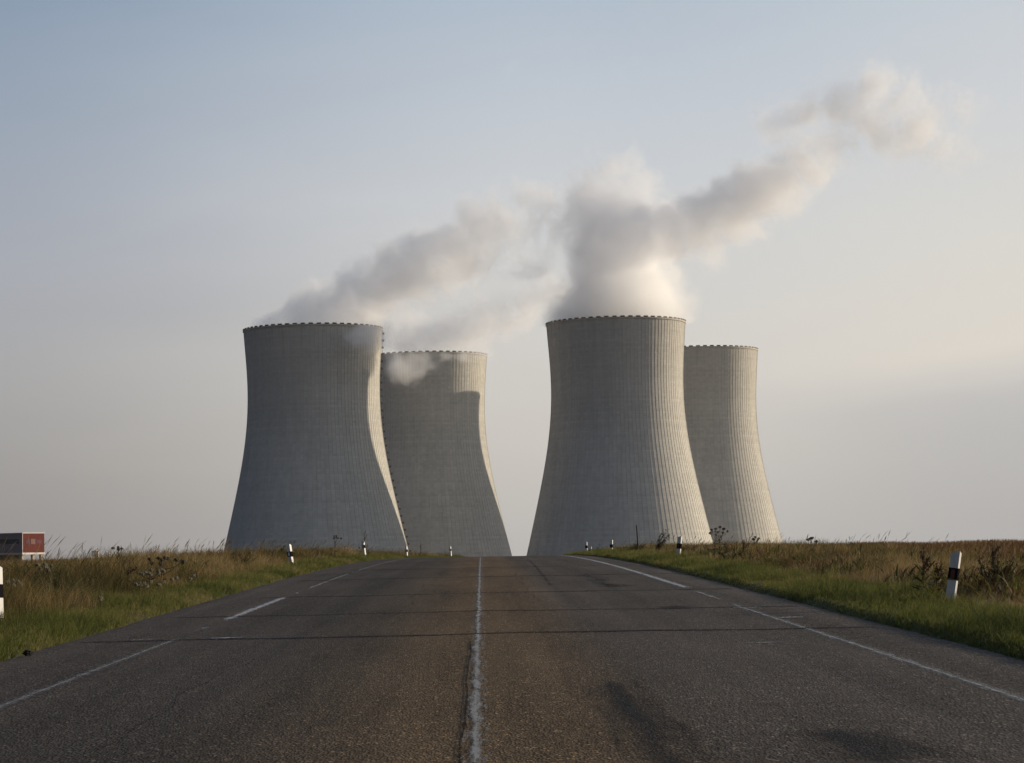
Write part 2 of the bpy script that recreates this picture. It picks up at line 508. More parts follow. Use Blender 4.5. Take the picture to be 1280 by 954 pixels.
for yc_, sa, sb_ in ((16.4, .3, 3.5), (19.7, -3.4, -.3), (23.2, -4.2, -1.4), (31, .2, 3.4), (38.5, -3.4, 3.3), (49, -3.3, 3.6)):
    sheet('transverse_crack', across(yc_, sa, sb_, .07, random.uniform(-.12, .12), .12), M['crack'], 0.007)
sheet('bitumen_streak', [(y, 2.3, y, 3.3) for y in np.arange(33.2, 35.4, 0.2)], M['patch'], 0.003, 6)

# ------------------------------------------------------------------ cooling towers
H_T = 154.8
_ph = np.array([0, 25, 42, 59, 84, 109, 137.5, 154.8])
_pr = np.array([41.3, 39.65, 39.25, 40.05, 43.8, 48.9, 55.7, 60.3])
_pf = np.polyfit(_ph, _pr, 5)


def tower_r(h):
    return np.polyval(_pf, H_T - h)


NR = 112


def tower_mesh():
    hs = np.concatenate([np.linspace(6.0, H_T - 2.0, 92)])
    prof = []                                       # angle fraction and height of relief over one bay
    for a, d in ((-.065, .0), (-.055, .12), (.055, .12), (.065, .0), (.36, 0), (.64, 0)):
        prof.append((a, d))
    nb = len(prof)
    v, f = [], []
    for h in hs:
        r = float(tower_r(h))
        for b in range(NR):
            for a, d in prof:
                t = 2 * math.pi * (b + a) / NR
                v.append(((r + d) * math.cos(t), (r + d) * math.sin(t), h))
    n = nb * NR
    for i in range(len(hs) - 1):
        for k in range(n):
            k2 = (k + 1) % n
            f.append((i * n + k, i * n + k2, (i + 1) * n + k2, (i + 1) * n + k))
    # inner face and upper lip
    b0 = len(v)
    his = np.linspace(H_T - 2.0, 60, 14)
    for h in his:
        r = float(tower_r(h)) - 0.9
        for k in range(n):
            bb, kk = divmod(k, nb)
            t = 2 * math.pi * (bb + prof[kk][0]) / NR
            v.append((r * math.cos(t), r * math.sin(t), h))
    top = (len(hs) - 1) * n
    for k in range(n):
        k2 = (k + 1) % n
        f.append((top + k, top + k2, b0 + k2, b0 + k))
        for i in range(len(his) - 1):
            f.append((b0 + i * n + k, b0 + i * n + k2, b0 + (i + 1) * n + k2, b0 + (i + 1) * n + k))
    me = bpy.data.meshes.new('shell'); me.from_pydata(v, [], f); me.materials.append(M['concrete']); me.update()
    # rim: a stiffening ring with a walkway, and the battlement of dark painted panels on it
    rim = MB()
    r = float(tower_r(H_T - 2))
    nseg = 112
    ring = [(-.9, -2.0), (.35, -2.3), (.55, -2.0), (.55, -1.3), (.2, -1.3), (.2, -1.35), (-.9, -1.35)]
    for k in range(nseg):
        t0, t1 = 2 * math.pi * k / nseg, 2 * math.pi * (k + 1) / nseg
        for i in range(len(ring)):
            (d0, h0), (d1, h1) = ring[i], ring[(i + 1) % len(ring)]
            rim.poly([((r + d0) * math.cos(t0), (r + d0) * math.sin(t0), H_T + h0), ((r + d0) * math.cos(t1), (r + d0) * math.sin(t1), H_T + h0),
                      ((r + d1) * math.cos(t1), (r + d1) * math.sin(t1), H_T + h1), ((r + d1) * math.cos(t0), (r + d1) * math.sin(t0), H_T + h1)])
    mk = MB()
    nm = 56
    ri, ro = r + .12, r + .62
    for k in range(nm):
        for f0, f1, hi in ((-.27, .27, -.55), (.27, .73, -1.26)):
            ts = [2 * math.pi * (k + f) / nm for f in (f0, f1)]
            bot = [(rr * math.cos(t), rr * math.sin(t), H_T - 1.4) for rr, t in ((ri, ts[0]), (ro, ts[0]), (ro, ts[1]), (ri, ts[1]))]
            mk.hull(bot, [(x, y, H_T + hi) for x, y, _ in bot])
    return me, rim, mk


shell_me, rim_mb, mk_mb = tower_mesh()
LG = MB()
for k in range(48):                                 # raking legs under the shell
    r1 = float(tower_r(6.0)) - .4; r0 = float(tower_r(0)) + .2
    for sg in (-1, 1):
        t1 = 2 * math.pi * k / 48; t0 = t1 + sg * 2 * math.pi / 96
        LG.tube([(r0 * math.cos(t0), r0 * math.sin(t0), -.5), (r1 * math.cos(t1), r1 * math.sin(t1), 6.4)], .5, 6)


def weld(o):
    import bmesh
    b_ = bmesh.new(); b_.from_mesh(o.data)
    bmesh.ops.remove_doubles(b_, verts=b_.verts, dist=.004)
    b_.to_mesh(o.data); b_.free(); o.data.update()


def tower(loc, label):
    o = empty('cooling_tower', loc, R(3.0), label=label, cat='cooling tower', group='cooling towers of the power station')
    sh = bpy.data.objects.new('shell', shell_me); COL.objects.link(sh); sh.parent = o
    for nm_, key, mt in (('rim', rim_mb, M['concrete']), ('rim_marking', mk_mb, M['rim_dark']), ('support_legs', LG, M['concrete'])):
        if nm_ not in bpy.data.meshes:
            p = key.build(nm_, mt, o)
            if nm_ == 'rim_marking': weld(p)
        else:
            p = bpy.data.objects.new(nm_, bpy.data.meshes[nm_]); COL.objects.link(p); p.parent = o
    return o


tA = tower((-118.2, 1418, BASE_Z), 'front cooling tower nearest the red building, its steam trailing off its left rim')
tC = tower((62.4, 1413, BASE_Z), 'front cooling tower with the thick steam plume, broad sunlit strip, behind the small wind-bent shrub')
tB = tower((-58.3, 1626, BASE_Z), 'rear cooling tower with steam spilling down its face and a stepped shadow on it')
tD = tower((127.0, 1626, BASE_Z), 'rear cooling tower without any steam, half hidden by the front tower beside it')


def tower_ladder(par, ang):
    m = MB()
    ca, sa = math.cos(ang), math.sin(ang)
    hs = np.linspace(10, H_T - 2, 60)
    for off in (-.5, .5):
        m.tube([((float(tower_r(h)) + .75) * ca - off * sa, (float(tower_r(h)) + .75) * sa + off * ca, h) for h in hs], .09, 4)
    for h in np.arange(12, H_T - 3, 4.2):
        r = float(tower_r(h))
        p = [((r + d) * ca - o_ * sa, (r + d) * sa + o_ * ca) for d, o_ in ((.3, -.9), (1.5, -.9), (1.5, .9), (.3, .9))]
        m.hull([(x, y, h) for x, y in p], [(x, y, h + 1.2) for x, y in p])
    m.build('access_ladder', M['steel'], par)


tower_ladder(tA, R(3.0))
# ------------------------------------------------------------------ steam
def plume(name, label, puffs, dens, res=1.5, seed=0.0, amp=1.1, nscale=0.036, warp=18.0, thr=0.10, gain=3.8, floor=None):
    """puffs: (centre, radius, weight). A field summed over the puffs, torn by noise, becomes a fog volume."""
    mat = steam_mat(name + '_vapour', dens)
    vd = bpy.data.volumes.new(name); vd.materials.append(mat)
    o = bpy.data.objects.new(name, vd); COL.objects.link(o)
    tag(o, label, 'steam plume', 'steam plumes over the cooling towers')
    nt = bpy.data.node_groups.new(name + '_field', 'GeometryNodeTree')
    nt.interface.new_socket('Geometry', in_out='INPUT', socket_type='NodeSocketGeometry')
    nt.interface.new_socket('Geometry', in_out='OUTPUT', socket_type='NodeSocketGeometry')
    go = nt.nodes.new('NodeGroupOutput')
    pos = nt.nodes.new('GeometryNodeInputPosition').outputs[0]

    def vnoise(vec, scale, detail, rough, off):
        ad = N(nt, 'ShaderNodeVectorMath', {0: vec, 1: (off, off * .37 + seed, seed * 1.7)}, operation='ADD')
        return N(nt, 'ShaderNodeTexNoise', {'Vector': ad.outputs[0], 'Scale': scale, 'Detail': detail, 'Roughness': rough})
    wv = vnoise(pos, 0.022, 4.0, 0.55, 100.0).outputs['Color']
    sb = N(nt, 'ShaderNodeVectorMath', {0: wv, 1: (.5, .5, .5)}, operation='SUBTRACT').outputs[0]
    sc = N(nt, 'ShaderNodeVectorMath', {0: sb, 'Scale': warp * 2}, operation='SCALE').outputs[0]
    wp = N(nt, 'ShaderNodeVectorMath', {0: pos, 1: sc}, operation='ADD').outputs[0]
    acc = None
    for c, r, w in puffs:
        d = N(nt, 'ShaderNodeVectorMath', {0: wp, 1: tuple(c)}, operation='DISTANCE').outputs['Value']
        t = math_n(nt, 'MAXIMUM', math_n(nt, 'MULTIPLY_ADD', d, -1.0 / (r * 1.45), 1.0), 0.0)
        t = math_n(nt, 'MULTIPLY', t, w)
        acc = t if acc is None else math_n(nt, 'MAXIMUM', acc, t) if False else math_n(nt, 'SMOOTH_MAX', acc, t, 0.12)
    n1 = vnoise(pos, nscale, 7.0, 0.62, 0.0).outputs[0]
    fld = math_n(nt, 'MULTIPLY_ADD', math_n(nt, 'SUBTRACT', n1, 0.5), amp, acc)
    n2 = vnoise(wp, 0.070, 6.0, 0.6, 50.0).outputs[0]             # ragged billows on the edges
    fld = math_n(nt, 'MULTIPLY_ADD', math_n(nt, 'ABSOLUTE', math_n(nt, 'SUBTRACT', n2, 0.5)), -2.6, math_n(nt, 'ADD', fld, 0.20))
    gate = math_n(nt, 'MULTIPLY', acc, 6.0, clamp=True)
    dn = math_n(nt, 'MULTIPLY', math_n(nt, 'SUBTRACT', fld, thr), gain, clamp=True)
    n3 = vnoise(wp, 0.045, 5.0, 0.6, 200.0).outputs[0]             # torn gaps where the steam is already loose
    hole = math_n(nt, 'MULTIPLY_ADD', math_n(nt, 'SUBTRACT', n3, 0.40), 6.0, math_n(nt, 'MULTIPLY', math_n(nt, 'SUBTRACT', acc, 0.32), 3.5))
    dn = math_n(nt, 'MULTIPLY', dn, math_n(nt, 'MULTIPLY_ADD', hole, .85, .15, clamp=True))
    thin = math_n(nt, 'MULTIPLY', acc, 1.6, clamp=True)   # the far tail is thinner
    dn = math_n(nt, 'MULTIPLY', math_n(nt, 'MULTIPLY', math_n(nt, 'MULTIPLY', dn, dn), thin), gate)
    lo = [min(c[i] - r * 1.45 for c, r, w in puffs) - warp for i in range(3)]
    hi = [max(c[i] + r * 1.45 for c, r, w in puffs) + warp for i in range(3)]
    lo[2] = max(lo[2], floor if floor else BASE_Z + 110)
    vc = N(nt, 'GeometryNodeVolumeCube', {'Density': dn, 'Min': lo, 'Max': hi})
    for i, k in enumerate(('Resolution X', 'Resolution Y', 'Resolution Z')):
        vc.inputs[k].default_value = max(8, int((hi[i] - lo[i]) / res))
    sm = N(nt, 'GeometryNodeSetMaterial', {'Geometry': vc.outputs[0], 'Material': mat})
    nt.links.new(sm.outputs[0], go.inputs[0])
    md = o.modifiers.new('vapour', 'NODES')
    md.node_group = nt
    return o


def puff(px, py, r_px, Y, w=1.0, dy=0.0):
    c = at(px, py, Y + dy)
    return ((c.x, c.y, c.z), r_px / F_PX * Y, w)


YC, YA, YB = 1413, 1418, 1626
plume('steam_plume', 'thick steam column rising from the front tower and streaming to the upper sky',
      [puff(770, 422, 73, YC, 1.8), puff(770, 398, 72, YC, 1.7), puff(768, 372, 66, YC, 1.4), puff(768, 340, 62, YC, 1.15), puff(776, 396, 56, YC, 1.5, 20), puff(784, 372, 54, YC, 1.4, 21), puff(790, 348, 48, YC, 1.1, 20), puff(772, 308, 60, YC), puff(785, 284, 56, YC),
       puff(746, 268, 52, YC, .74), puff(748, 236, 50, YC, .56), puff(764, 212, 48, YC, .46), puff(724, 236, 36, YC, .48), puff(802, 240, 48, YC, .48),
       puff(828, 290, 52, YC, .95), puff(868, 278, 48, YC, .95), puff(905, 262, 44, YC, .95), puff(940, 246, 42, YC, .92), puff(975, 226, 38, YC, .88),
       puff(1008, 206, 34, YC, .82), puff(1040, 188, 30, YC, .72), puff(940, 288, 34, YC, .62), puff(985, 255, 28, YC, .5), puff(838, 345, 40, YC, .52), puff(880, 322, 36, YC, .42),
       puff(975, 158, 36, YC, .62), puff(1012, 146, 38, YC, .64), puff(1050, 132, 42, YC, .64), puff(1090, 102, 42, YC, .64), puff(1085, 150, 46, YC, .62), puff(1025, 172, 36, YC, .6),
       puff(1125, 128, 44, YC, .58), puff(1150, 160, 54, YC, .55), puff(1188, 188, 48, YC, .5), puff(1205, 140, 46, YC, .45), puff(1060, 172, 36, YC, .58)],
      0.068, 1.0, 3.0, floor=BASE_Z + H_T - .4)
plume('steam_plume', 'grey steam sheet creeping over the left rim of the front tower and drifting right',
      [puff(338, 414, 17, YA, 1.1), puff(352, 410, 18, YA, 1.1, 20), puff(390, 414, 36, YA, 1.3), puff(440, 412, 36, YA, 1.3), puff(350, 404, 20, YA, .9), puff(375, 398, 28, YA), puff(405, 392, 36, YA), puff(436, 382, 42, YA), puff(466, 368, 46, YA), (puff(500, 350, 46, YA)), puff(532, 334, 44, YA, .95),
       puff(562, 318, 44, YA, .88), puff(592, 296, 44, YA, .8), puff(585, 272, 30, YA, .7), puff(624, 280, 42, YA, .68), puff(655, 258, 36, YA, .6), puff(668, 290, 42, YA, .62), puff(700, 286, 34, YA, .58), puff(668, 326, 32, YA, .5),
       puff(690, 256, 32, YA, .56), puff(640, 322, 36, YA, .45), puff(600, 340, 36, YA, .5), puff(500, 392, 32, YA, .5),
       puff(446, 412, 24, YA, .8, -48), puff(462, 416, 24, YA, .8, -40)],
      0.068, 0.95, 11.0)
plume('steam_plume', 'low thin steam drifting right off the rear tower and spilling down its face',
      [puff(505, 436, 40, YB, .8), puff(535, 424, 40, YB, .85), puff(566, 416, 40, YB, .8), puff(600, 406, 38, YB, .75), puff(632, 392, 34, YB, .68), puff(662, 378, 34, YB, .66), puff(690, 364, 32, YB, .6),
       puff(500, 450, 21, YB, .66, -60), puff(518, 457, 20, YB, .7, -72), puff(536, 453, 17, YB, .64, -77), puff(488, 447, 16, YB, .6, -45), puff(552, 446, 15, YB, .62, -76), puff(572, 446, 15, YB, .6, -72), puff(592, 448, 17, YB, .58, -55), puff(603, 447, 14, YB, .5, -35)],
      0.055, 0.9, 23.0, amp=1.0, nscale=.045)

# ------------------------------------------------------------------ the buildings far off on the left
bp = at(28, 691, 540)
bz = float(ground_z(-100, 540))
bld = empty('red_building', (bp.x, bp.y, bz), R(-30), label='low red and slate clad building raised on pale pillars beyond the field', cat='building')
# local frame: end wall faces -y.. (turned so that it catches the sun), the long slate side runs to -x
u0, u1 = bp.z - bz, bp.z - bz + 4.35
Lb, Wb = 42.0, 7.4


def bpart(name, fill, mats, parent=bld):
    m = MB(); fill(m)
    return m.build(name, mats, parent)


bpart('side_wall', lambda m: m.box(-Lb, -.02, 0, .25, u0, u1), M['slate_clad'])
bpart('end_wall', lambda m: m.box(-.2, 0, .25, Wb, u0, u1), M['red_clad'])
bpart('roof', lambda m: m.box(-Lb, 0.12, -.12, Wb + .12, u1, u1 + .18), M['fascia'])
bpart('floor_slab', lambda m: m.box(-Lb, 0.12, -.12, Wb + .12, u0 - .42, u0), M['fascia'])
bpart('back_wall', lambda m: m.box(-Lb, -.2, Wb - .25, Wb, u0, u1), M['slate_clad'])
for yy_ in (.3, 3.9, Wb - .7):
    bpart('pillar', lambda m: m.box(-1.0, -.4, yy_, yy_ + .6, -.5, u0 - .42), M['pale'])
for k in range(5):
    bpart('pillar', lambda m: m.box(-8 - k * 7, -7.4 - k * 7, .3, .9, -.5, u0 - .42), M['pale'])
bpart('recessed_wall', lambda m: m.box(-Lb, -2.2, 2.2, 2.5, -.5, u0 - .42), M['pale'])
bpart('window_band', lambda m: m.box(-Lb + 1, -1, -.06, .02, u0 + 2.1, u0 + 3.1), M['glass'])
bpart('window', lambda m: m.box(-.1, .05, 1.0, 2.6, u0 + 2.0, u0 + 2.9), M['mauve'])
bpart('window', lambda m: m.box(-.1, .05, 4.6, 6.6, u0 + 2.0, u0 + 2.9), M['mauve'])
bpart('sign_panel', lambda m: m.box(-.1, .07, 2.75, 4.3, u0 + 1.9, u0 + 3.1), M['sign'])

for px_, h_, w_ in ((116.6, 7.5, .7), (119.8, 8.2, .8), (122.6, 7.6, .6)):
    p = at(px_, 696.0, 900)
    gz = -9.0
    o = empty('white_shed', (p.x, p.y, gz), R(-38), label='tiny white shed on the far horizon beside the windblown grass stems', cat='shed', group='white sheds on the horizon')
    top = at(px_, 697.0 - h_, 900).z - gz
    m = MB(); m.box(-w_, 0, 0, w_ * 1.2, 0, top); m.build('wall', M['paint'], o)
    m = MB(); m.hull([(-w_ - .1, -.1, top + .01), (.1, -.1, top + .01), (.1, w_ * 1.2 + .1, top + .01), (-w_ - .1, w_ * 1.2 + .1, top + .01)],
                     [(-w_, .1, top + .25), (0, .1, top + .25), (0, w_ * 1.1, top + .25), (-w_, w_ * 1.1, top + .25)]); m.build('roof', M['fascia'], o)

# ------------------------------------------------------------------ delineator posts
def profile(w, d, c):
    return [(-w / 2, 0), (-w / 2 + c, -d * .45), (w / 2 - c, -d * .45), (w / 2, 0), (w / 2, d * .55), (-w / 2, d * .55)]


def make_post():
    root = empty('delineator_post', (0, 0, 0))
    w, d = 0.13, 0.12
    pr = profile(w, d, 0.006)
    m = MB()
    m.hull([(x, y, -.6) for x, y in pr], [(x, y, .665) for x, y in pr])
    sl = [(x, y, 1.02 + (0.035 if x > 0 else -.01) - y * .25) for x, y in pr]
    m.hull([(x, y, .835) for x, y in pr], sl)
    m.build('body', M['white'], root)
    pb = profile(w + .006, d + .006, 0.006)
    m = MB(); m.hull([(x, y, .667) for x, y in pb], [(x, y, .833) for x, y in pb])
    band = m.build('black_band', M['black'], root)
    m = MB(); m.box(-.028, .028, -d * .45 - .012, -d * .45 - .002, .69, .81)
    m.build('reflector', M['amber'], band)
    return root


def copy_tree(o, parent=None):
    c = o.copy(); COL.objects.link(c)
    if parent is not None: c.parent = parent
    for ch in o.children: copy_tree(ch, c)
    return c


posts = [  # distance, picture point of the top's middle, lean sideways (deg), turn (deg), label
    (32.6, 1194.5, 692, 9.0, 19, 'largest white roadside post, leaning right, in the right verge among the dock stalks'),
    (75.0, 849.5, 671.5, 6.0, 19, 'white roadside post with dark band in front of the base of the sunlit front tower'),
    (117., 764.0, 675.5, 1.5, 17, 'small white roadside post left of the thin bare stake'),
    (147., 732.3, 678.0, -2.0, 15, 'small white roadside post second nearest the crest on the right verge'),
    (205., 738.3, 683.8, 4.0, 15, 'tiny white roadside post just over the crest on the right verge'),
    (29.8, -7.5, 711, -2.2, 12, 'white roadside post cut by the left edge of the photo'),
    (74.5, 359.5, 682, -9.0, 20, 'white roadside post leaning left in front of the nearest part of the left tower'),
    (120., 452.7, 676.5, -8.0, 22, 'white roadside post leaning left beside tall dark grass stems'),
    (163., 507.2, 683.5, -4.0, 24, 'small white roadside post at the foot of the sunlit tower edge'),
    (209., 562.3, 683.6, -5.0, 24, 'small white roadside post nearest the crest on the left, in front of the rear tower'),
]
proto = make_post()
for i, (y, px_, py_, ln, tn, lab) in enumerate(posts):
    o = proto if i == 0 else copy_tree(proto)
    t_ = at(px_, py_, y)
    o.location = (t_.x - 1.03 * math.sin(R(ln)), y, t_.z - 1.03 * math.cos(R(ln)))
    o.rotation_euler = (R(-2), R(ln), R(-tn))
    tag(o, lab, 'roadside post', 'delineator posts along the road verges')
    if px_ < 640:
        b = [c for c in o.children if c.name.startswith('black_band')][0]
        for r_ in b.children:
            r_.data = r_.data.copy(); r_.data.materials[0] = M['clear']

# ------------------------------------------------------------------ grass (stuff)
def blades(name, x, y, z, H, W, leanx, leany, tint, mat, kind='blade'):
    n = len(x)
    if kind == 'blade':
        T = [0, .42, .78, 1.0]; WP = [1.0, .85, .5, 0]
    else:                                            # flowering stem with a feathery head
        T = [0, .55, .74, .88, 1.0]; WP = [.5, .4, .4, 2.6, 0]
    az = rng.uniform(0, math.pi, n)
    cx, cy = np.cos(az), np.sin(az)
    P = np.stack([x, y, z], -1)
    V = []
    for t, wp in zip(T, WP):
        c = P + np.stack([leanx * H * t ** 1.8, leany * H * t ** 1.8, H * t * (1 - .12 * t * np.minimum(1, leanx ** 2 + leany ** 2))], -1)
        if wp > 0:
            off = np.stack([cx * W * wp * .5, cy * W * wp * .5, np.zeros(n)], -1)
            V += [c - off, c + off]
        else:
            V += [c]
    nv = len(V)
    v = np.stack(V, 1).reshape(-1, 3)
    base = np.arange(n)[:, None] * nv
    quads = [np.array([2 * i, 2 * i + 1, 2 * i + 3, 2 * i + 2]) for i in range(len(T) - 2)]
    k = 2 * (len(T) - 2)
    loops = np.concatenate([np.concatenate([base + q for q in quads], 1), base + np.array([k, k + 1, k + 2])], 1)
    nq = len(quads)
    tot = np.tile(np.array([4] * nq + [3], np.int32), n)
    start = np.concatenate([[0], np.cumsum(tot)[:-1]]).astype(np.int32)
    me = bpy.data.meshes.new(name)
    me.vertices.add(len(v)); me.vertices.foreach_set('co', v.ravel().astype(np.float32))
    me.loops.add(loops.size); me.loops.foreach_set('vertex_index', loops.ravel().astype(np.int32))
    me.polygons.add(len(tot)); me.polygons.foreach_set('loop_start', start); me.polygons.foreach_set('loop_total', tot)
    me.update(calc_edges=True)
    a = me.attributes.new('tint', 'FLOAT', 'POINT')
    a.data.foreach_set('value', np.repeat(tint, nv).astype(np.float32))
    me.materials.append(mat)
    o = bpy.data.objects.new(name, me); COL.objects.link(o)
    return o


def patchy(x, y, sc, seed):
    """smooth patch value 0..1 from a few sines"""
    r = np.random.default_rng(seed)
    v = np.zeros_like(x)
    for k in range(7):
        a = r.uniform(0, 2 * math.pi); f = sc * r.uniform(.5, 2.2)
        v += np.sin((x * math.cos(a) + y * math.sin(a)) * f + r.uniform(0, 6.3))
    return np.clip(.5 + v / 6.0, 0, 1)


def scatter(n, y0, y1, s0, s1, falloff=1.0):
    """denser near the camera"""
    u = rng.uniform(0, 1, n)
    y = y0 * (y1 / y0) ** (u ** falloff) if falloff != 0 else rng.uniform(y0, y1, n)
    s = rng.uniform(s0, s1, n)
    return s, y


G_SHORT = foliage('verge_grass', [(0, (.040, .050, .013)), (.45, (.100, .112, .027)), (.8, (.150, .138, .042)), (1, (.20, .155, .068))], .45)
G_TALL = foliage('tall_dry_grass', [(0, (.030, .026, .009)), (.25, (.074, .066, .019)), (.55, (.135, .098, .036)), (.8, (.19, .13, .055)), (1, (.29, .21, .10))], .4)
G_CROP = foliage('dry_field_crop', [(0, (.075, .042, .018)), (.5, (.125, .072, .032)), (1, (.18, .115, .055))], .3)
G_BROWN = foliage('withered_weeds', [(0, (.028, .017, .009)), (.5, (.075, .040, .018)), (1, (.15, .085, .038))], .25)
G_WEED = foliage('broad_weeds', [(0, (.022, .030, .009)), (.5, (.055, .062, .016)), (1, (.105, .095, .026))], .35)


def tufts(n, per, y0, y1, s0, s1, sigma, fall=1.15):
    """blades gathered in tufts: returns blade s, y and the index of the tuft each belongs to"""
    nc = n // per
    cs, cyy = scatter(nc, y0, y1, s0, s1, fall)
    idx = np.repeat(np.arange(nc), per)
    sg = sigma * (1 + cyy[idx] / 120)
    s = np.clip(cs[idx] + rng.normal(0, 1, nc * per) * sg, s0, s1 + .3)
    y = cyy[idx] + rng.normal(0, 1, nc * per) * sg
    return s, y, idx, nc


def grass_side(sign, tall_h, name_bits):
    left = sign < 0
    # short green strip next to the asphalt
    s, y, ix, nc = tufts(130000, 12, 17, 215, 4.78, 6.15 if left else 6.3, .05)
    n = len(s)
    x = road_x(y) + sign * s
    pt = patchy(x, y, .9, 3 + sign)
    H = (0.06 + 0.10 * pt) * rng.uniform(.5, 1.7, nc)[ix] * rng.uniform(.6, 1.3, n) * ((.75 if left else .45) + (.25 if left else .55) * smooth(4.85, 5.7, s)) * (1 + .6 * smooth(5.8, 6.6, s))
    W = np.where(y < 60, .008, .014) * rng.uniform(.7, 1.3, n)
    t = .42 + .6 * (patchy(x, y, .5, 9) - .5) + rng.normal(0, .20, nc)[ix] + rng.normal(0, .08, n) + (.06 if left else .05) * smooth(5.2, 4.9, s)
    o = blades('verge_grass', x, y, ground_z(sign * s, y) - .01, H, W, rng.normal(.15, .35, nc)[ix] + rng.normal(0, .35, n), rng.normal(0, .35, nc)[ix] + rng.normal(0, .3, n), np.clip(t, 0, 1), G_SHORT)
    tag(o, f'short green grass strip along the {name_bits} road edge', 'grass', kind='stuff')
    # tall half-dry grass behind it, in tufts of different height, leaning and ripeness
    s0 = 5.75 if left else 6.1
    s, y, ix, nc = tufts(150000, 16, 19, 225, s0, 11.5, .075)
    n = len(s)
    x = road_x(y) + sign * s
    pt = patchy(x, y, .55, 21 + sign)
    H = tall_h * (0.50 + .5 * pt) * rng.uniform(.45, 1.25, nc)[ix] * rng.uniform(.65, 1.1, n)
    H = H * ((.45 + .55 * smooth(s0, s0 + .9, s)) if left else (.30 + .70 * smooth(s0, s0 + 1.8, s)))
    W = np.where(y < 60, .007, .013) * rng.uniform(.7, 1.3, n)
    t = (.56 if left else .56) + .8 * (patchy(x, y, .45, 33 + sign) - .5) + rng.normal(0, .26, nc)[ix] + rng.normal(0, .10, n)
    o = blades('tall_grass', x, y, ground_z(sign * s, y) - .01, H, W, rng.normal(.15, .35, nc)[ix] + rng.normal(0, .25, n), rng.normal(0, .35, nc)[ix] + rng.normal(0, .25, n), np.clip(t, 0, 1), G_TALL)
    tag(o, f'tall brownish half-dry grass on the {name_bits} bank', 'grass', kind='stuff')
    # flowering stems standing above it, bent by the wind
    n = 1100 if sign < 0 else 420
    s, y = scatter(n, 22, 200, 7.0, 11.5, 1.0)
    x = road_x(y) + sign * s
    H = tall_h * rng.uniform(.85, 1.4, n) * (.75 + .5 * patchy(x, y, .25, 77))
    o = blades('grass_stem', x, y, ground_z(sign * s, y) - .01, H, np.where(y < 60, .006, .010) * rng.uniform(.8, 1.3, n), rng.normal(.42, .2, n), rng.normal(0, .2, n),
               np.clip(rng.normal(.6, .2, n), 0, 1), G_TALL, 'stem')
    tag(o, f'thin flowering grass stems bent rightwards over the {name_bits} bank', 'grass', kind='stuff')
    # broad-leaved weeds in clumps
    nc = 380
    cs, cy = scatter(nc, 22, 200, 6.9, 11, 1.0)
    k = 40
    s = np.repeat(cs, k) + rng.normal(0, .20, nc * k); y = np.repeat(cy, k) + rng.normal(0, .25, nc * k)
    hh = np.repeat(rng.uniform(.3, .95, nc) * tall_h, k) * rng.uniform(.4, 1.0, nc * k)
    x = road_x(y) + sign * s
    o = blades('weeds', x, y, ground_z(sign * s, y) + hh * rng.uniform(0, .6, nc * k), hh * .55, rng.uniform(.02, .05, nc * k), rng.normal(.1, .9, nc * k), rng.normal(0, .9, nc * k),
               np.clip(np.repeat(rng.uniform(0, 1, nc), k) + rng.normal(0, .15, nc * k), 0, 1), G_WEED)
    tag(o, f'dark broad-leaved weeds growing among the {name_bits} bank grass', 'weeds', kind='stuff')
    # withered brown weeds
    nc, k = 420, 34
    cs, cy = scatter(nc, 22, 200, 6.6 if left else 7.0, 11, 1.0)
    s = np.repeat(cs, k) + rng.normal(0, .16, nc * k); y = np.repeat(cy, k) + rng.normal(0, .2, nc * k)
    hh = np.repeat(rng.uniform(.35, 1.0, nc) * tall_h, k) * rng.uniform(.4, 1.0, nc * k)
    x = road_x(y) + sign * s
    o = blades('withered_weeds', x, y, ground_z(sign * s, y) + hh * rng.uniform(0, .65, nc * k), hh * .45, rng.uniform(.012, .035, nc * k), rng.normal(.1, .7, nc * k), rng.normal(0, .7, nc * k),
               np.clip(np.repeat(rng.uniform(0, 1, nc), k) + rng.normal(0, .15, nc * k), 0, 1), G_BROWN)
    tag(o, f'withered reddish-brown weeds standing among the {name_bits} bank grass', 'weeds', kind='stuff')


grass_side(-1, .66, 'left')
grass_side(1, .50, 'right')
for sign, n, smax, hh in ((1, 130000, 95, .32), (-1, 60000, 60, .30)):
    s, y = scatter(n, 34, 330, 0, 1, .8)
    s = 10.2 + (smax - 10.2) * s ** 1.5
    x = road_x(y) + sign * s
    H = hh * rng.uniform(.6, 1.1, n)
    W = .012 + .00022 * y
    t = np.clip(.5 + .8 * (patchy(x, y, .12, 50) - .5) + rng.normal(0, .22, n), 0, 1)
    o = blades('field_crop', x, y, ground_z(sign * s, y) - .02, H, W * rng.uniform(.8, 1.4, n), rng.normal(.15, .3, n), rng.normal(0, .3, n), t, G_CROP)
    tag(o, 'ripe brown crop filling the field right of the road' if sign > 0 else 'ripe brown crop filling the field left of the road', 'crop', kind='stuff')


# ------------------------------------------------------------------ single plants one can point at
def plant_at(px, Y, s=None):
    """ground point on the sight line through picture column px at distance Y"""
    x = at(px, 690, Y).x
    s = x - float(road_x(Y))
    return Vector((x, Y, float(ground_z(s, Y))))


